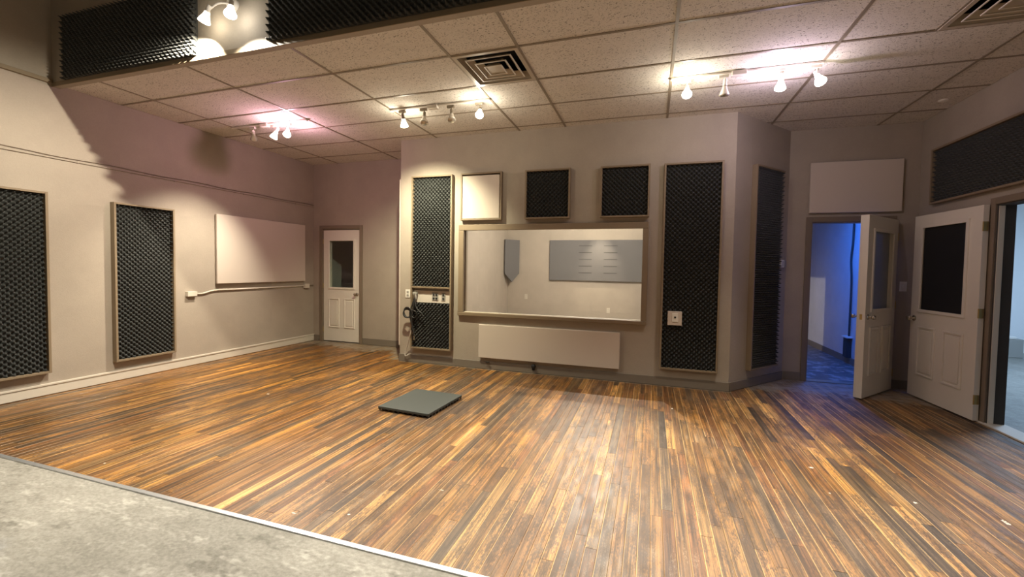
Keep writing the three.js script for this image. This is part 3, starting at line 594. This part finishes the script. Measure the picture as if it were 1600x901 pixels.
function lampHead(parent, at, aim, o, lamp) {   // at: pivot under the rail in the parent's frame, aim: a point in the room
  const head = new THREE.Group(); head.name = 'lamp_head'; head.position.set(...at); parent.add(head); parent.updateWorldMatrix(true, true);
  const fit = o.dark ? M.fittingDark : M.fitting;
  if (o.adapter !== false) { part('adapter', rbx(-0.055, 0.03, 0.058, 0.086, -0.014, 0.014, 0.003), fit, head); part('stem', new THREE.CylinderGeometry(0.0065, 0.0065, 0.062, 10).translate(0, 0.03, 0), fit, head); }
  const pos = new THREE.Vector3().setFromMatrixPosition(head.matrixWorld), dir = new THREE.Vector3(...aim).sub(pos).normalize(), q = new THREE.Quaternion().setFromUnitVectors(DOWN, dir);
  const s = part('socket', socketShape, fit, head); s.quaternion.copy(q);
  const b = part('bulb', bulbShape, lamp ? glow(lamp.c, lamp.glow ?? 7) : offBulb, head); b.quaternion.copy(q); b.position.copy(dir).multiplyScalar(0.008);
  b.userData.label = lamp ? 'lit reflector bulb' : 'unlit reflector bulb';
  if (lamp) {
    const sp = new THREE.SpotLight(lin(...lamp.c), lamp.i, 0, lamp.angle ?? 1.0, lamp.pen ?? 1); sp.name = 'lamp_beam'; sp.shadow.radius = lamp.size ?? 1.2;
    sp.position.copy(dir).multiplyScalar(0.135); head.add(sp); sp.target.position.copy(dir).multiplyScalar(1.5); head.add(sp.target);
    if (lamp.j === 0) return head;
    const pt = new THREE.PointLight(lin(...(lamp.spill ?? PINK)), lamp.j ?? 0.25); pt.name = 'lamp_spill'; pt.shadow.radius = 1; pt.position.copy(dir).multiplyScalar(0.06); head.add(pt);
  }
  return head;
}
function trackLight(x0, label, feedX, heads) {
  const zt = N0 - 1.5 * T, o = thing('track_light', label, 'track light', [x0, H, zt], 0, 'ceiling track lights');
  part('rail', rbx(0, 2 * T, -0.022, -0.005, -0.017, 0.017, 0.002), M.fitting, o);
  part('end_cap', rbx(-0.006, 0.012, -0.024, -0.004, -0.019, 0.019, 0.003), M.fitting, o); part('end_cap', rbx(2 * T - 0.012, 2 * T + 0.006, -0.024, -0.004, -0.019, 0.019, 0.003), M.fitting, o);
  part('power_feed', rbx(feedX - x0 - 0.06, feedX - x0 + 0.06, -0.046, -0.006, -0.03, 0.03, 0.004), M.fitting, o);
  for (const [x, aim, lamp, dark] of heads) lampHead(o, [x - x0, -0.106, -0.02], aim, { dark }, lamp);
  return o;
}
trackLight(0.0, 'ceiling track light with three lamp heads near the left wall', 0.55, [
  [0.335, [-0.5, 2.2, 0.2], null],
  [0.72, [-0.55, 0.5, 1.4], { c: CREAM, i: LAMP * 2.4, angle: 0.66, j: 0 }],
  [0.90, [2.4, 0.0, 2.9], { c: CREAM, i: LAMP * 1.7, angle: 0.72, j: 1.25 }]]);
trackLight(4 * T, 'ceiling track light with four dark metal heads over the square beige panel', 2.98, [
  [2.585, [2.3, 1.3, 0.0], { c: YELLOW, i: LAMP * 2.3, angle: 0.95, j: 0.3, spill: CREAM }, true],
  [2.86, [3.3, 0, 1.9], null, true], [3.20, [3.8, 0, 2.0], null, true],
  [3.54, [4.2, 0.0, 3.3], { c: CREAM, i: LAMP * 2.1, angle: 0.75, j: 0.38, spill: CREAM }, true]]);
trackLight(9 * T, 'ceiling track light with four white heads by the angled wall', 6.06, [
  [5.63, [5.4, 0.0, 3.2], { c: WHITE, i: LAMP * 2.4, angle: 0.75, j: 0.5, spill: CREAM }],
  [5.95, [5.9, 0.4, 0.7], null],
  [6.40, [6.1, 0.0, 1.4], { c: CREAM, i: LAMP * 0.9, angle: 0.75, j: 0.9, spill: LILAC }],
  [6.67, [7.3, 0.0, 2.9], { c: CREAM, i: LAMP * 1.9, angle: 0.74, j: 0 }]]);
{
  const o = thing('flood_light', 'twin-head flood light on the bulkhead between the two foam panels', 'flood light', [1.93, 3.56, ZF]);
  part('mount', lathe([[0.001, 0.03], [0.05, 0.03], [0.06, 0.02], [0.06, 0]], 24).rotateX(HALF), M.fitting, o);
  for (const [dx, aim, lamp] of [[-0.13, [-0.15, 0.0, 2.63], { c: CREAM, i: LAMP * 2.4, angle: 1.18, pen: 0.6, j: 0.03, spill: CREAM, size: 0.35 }], [0.13, [2.8, 0, 3.6], { c: WHITE, i: LAMP * 2.3, angle: 1.22, pen: 0.5, j: 0.04, spill: WHITE }]]) {
    part('arm', tube([[0, 0, 0.02], [dx * 0.5, -0.02, 0.08], [dx, -0.09, 0.12]], 0.008, 16, 8), M.fitting, o);
    lampHead(o, [dx, -0.1, 0.125], aim, { adapter: false }, lamp);
  }
}
// a track over the concrete behind the camera, of the same kind: it lights the front of the floor
{
  const o = thing('track_light', 'ceiling track light over the concrete end of the room', 'track light', [3.4, HU, 6.2], 0);
  part('rail', rbx(0, 2 * T, -0.022, 0, -0.017, 0.017, 0.002), M.fitting, o);
  lampHead(o, [0.2, -0.106, 0], [2.6, 0, 4.1], {}, { c: WHITE, i: LAMP * 1.3, angle: 0.5, j: 0.1, spill: CREAM });
  lampHead(o, [1.0, -0.106, 0], [5.6, 0, 3.4], {}, { c: CREAM, i: LAMP * 3.2, angle: 0.5, j: 0.1, spill: CREAM });
}
// control room lamp
{
  const o = thing('downlight', 'ceiling lamp of the control room', 'ceiling lamp', [4.1, CH, -2.2]);
  part('canopy', lathe([[0.001, 0], [0.06, 0], [0.06, -0.02], [0.001, -0.022]], 24), M.fitting, o); part('stem', new THREE.CylinderGeometry(0.008, 0.008, 0.08, 10).translate(0, -0.06, 0), M.fitting, o);
  part('bulb', new THREE.SphereGeometry(0.045, 24, 16).translate(0, -0.14, 0), glow(CREAM, 7), o);
  const pt = new THREE.PointLight(lin(...CREAM), 9); pt.name = 'lamp_glow'; pt.position.set(0, -0.14, 0); pt.shadow.radius = 2; o.add(pt);
  const d = thing('spot_lamp', 'ceiling spot lamp of the control room turned to the window', 'spot lamp', [4.62, CH, -1.5]);
  part('base', rbx(-0.04, 0.04, -0.02, 0, -0.04, 0.04, 0.004), M.fitting, d);
  lampHead(d, [0, -0.09, 0], [4.75, 0.0, 1.6], {}, { c: WHITE, i: LAMP * 1.8, angle: 0.6, j: 0, size: 0.8 });
  const w = thing('wall_washer', 'small spot lamp above the slotted absorber in the control room', 'spot lamp', [4.24, CH, -3.75]);
  part('base', rbx(-0.04, 0.04, -0.02, 0, -0.04, 0.04, 0.004), M.fitting, w);
  lampHead(w, [0, -0.09, 0], [4.22, 1.2, CZ], {}, { c: WARM, i: 4.5, angle: 0.5, j: 0.1, spill: WARM });
}

// ---------------------------------------------------------------- blue corridor
const KX0 = CX1 + 0.14, KX1 = 8.31, KZ = -6.2, KH = 2.6;
structure('wall_corridor_right', bx(KX1, KX1 + 0.1, 0, KH, KZ, ZR - WT), M.corridor, 'corridor wall washed in blue light behind the ajar door', 'wall');
structure('wall_corridor_left', bx(CX1 + 0.02, KX0, 0, KH, KZ, CZ - WT), M.corridor, 'left wall at the far end of the corridor', 'wall');
structure('wall_corridor_end', bx(CX1 + 0.02, KX1 + 0.1, 0, KH, KZ - 0.1, KZ), M.corridor, 'end wall of the corridor', 'wall');
structure('ceiling_corridor', bx(CX1, KX1 + 0.1, KH, KH + 0.1, KZ, ZR - WT), M.corridor, 'corridor ceiling', 'ceiling');
const scuffFloor = texture(512, 512, (x, y, c) => { const v = 92 + 60 * sst(0.45, 0.75, fbm(x / 50, y / 34)) + 22 * (vn(x / 3, y / 9) - 0.5); c[0] = v; c[1] = v * 0.97; c[2] = v * 0.93; });
structure('floor_corridor', bx(KX0 - 0.14, KX1, -0.1, 0, KZ, ZR), new THREE.MeshStandardMaterial({ map: scuffFloor, roughness: 0.45 }), 'scuffed boards of the corridor floor lit blue', 'floor');
structure('baseboard_corridor', bx(KX1 - 0.014, KX1, 0, 0.1, KZ, ZR - WT - 0.02), M.base, 'dark baseboard along the blue corridor wall', 'baseboard');
{
  const o = thing('conduit', 'vertical conduit with a switch box on the blue corridor wall', 'conduit');
  part('pipe', tube([[KX1 - 0.02, 2.58, -2.33], [KX1 - 0.02, 1.9, -2.33], [KX1 - 0.02, 1.6, -2.37], [KX1 - 0.02, 1.3, -2.33], [KX1 - 0.02, 0.4, -2.33]], 0.014, 60, 8), M.dark, o);
  part('box', rbx(KX1 - 0.07, KX1, 0.1, 0.40, -2.39, -2.27, 0.004), M.dark, o); part('cap', rbx(KX1 - 0.085, KX1, 0.40, 0.425, -2.42, -2.24, 0.004), M.plastic, o);
  const l = thing('tube_light', 'blue tube lamp on the corridor ceiling', 'tube light', [7.62, KH, -1.5]);
  part('body', rbx(-0.03, 0.03, -0.04, 0, -0.3, 0.3, 0.005), M.fitting, l); part('tube', new THREE.CylinderGeometry(0.013, 0.013, 0.56, 14).rotateX(HALF).translate(0, -0.055, 0), glow([0.03, 0.16, 1], 4), l);
  const a = new THREE.RectAreaLight(lin(0.03, 0.17, 1.0), 680, 0.03, 0.54); a.name = 'tube_glow'; a.position.set(0, -0.075, 0); a.rotation.x = -HALF; l.add(a);
}

// ---------------------------------------------------------------- bright room beyond the right doorway
const SX = XR + 0.13, SX1 = 13.2, SZ0 = -4.6, SZ1 = 4.2, SH = 2.9;
const sideWall = std(0.82, 0.82, 0.81, 0.8);
structure('floor_side', bx(SX, SX1, -0.1, 0, SZ0, SZ1), new THREE.MeshStandardMaterial({ map: concreteMap, roughness: 0.4 }), 'smooth grey floor of the bright room', 'floor');
structure('wall_side_back', bx(SX, SX1 + 0.1, 0, SH, SZ0 - 0.1, SZ0), sideWall, 'bluish white wall seen through the right doorway', 'wall');
structure('wall_side_right', bx(SX1, SX1 + 0.1, 0, SH, SZ0, SZ1), sideWall, 'bluish white far wall of the bright room', 'wall');
structure('wall_side_front', bx(SX, SX1 + 0.1, 0, SH, SZ1, SZ1 + 0.1), sideWall, 'front wall of the bright room', 'wall');
structure('wall_side_left', merge([bx(SX - 0.001, SX + 0.02, 0, SH, SZ0, ZR - 0.1)]), sideWall, 'left wall of the bright room behind the corridor', 'wall');
structure('ceiling_side', bx(SX, SX1, SH, SH + 0.1, SZ0, SZ1), sideWall, 'white ceiling of the bright room', 'ceiling');
{
  const o = thing('ceiling_light', 'cool white ceiling light panel in the bright room', 'light panel', [10.6, SH, -1.6]);
  part('frame', ring(-0.32, 0.32, -0.62, 0.62, 0.02, 0, 0.012).rotateX(HALF), M.fitting, o); part('diffuser', bx(-0.3, 0.3, -0.008, -0.002, -0.6, 0.6), glow(COOL, 3), o);
  const a = new THREE.RectAreaLight(lin(...COOL), 42, 0.6, 1.2); a.name = 'panel_glow'; a.position.set(0, -0.02, 0); a.rotation.x = -HALF; o.add(a);
}
{
  const o = thing('plinth_block', 'small grey block standing by the wall in the bright room', 'block', [11.3, 0, -4.05]);
  part('body', rbx(-0.12, 0.12, 0, 0.32, -0.1, 0.1, 0.01, 2), M.greyPlastic, o); part('cap', rbx(-0.15, 0.02, 0.32, 0.36, -0.1, 0.1, 0.008), M.fitting, o);
}

// ---------------------------------------------------------------- shadows on everything
scene.traverse((o) => { if (o.isMesh) { o.castShadow = o.receiveShadow = true; } if (o.isPointLight || o.isSpotLight) o.castShadow = true; });
renderer.render(scene, camera);
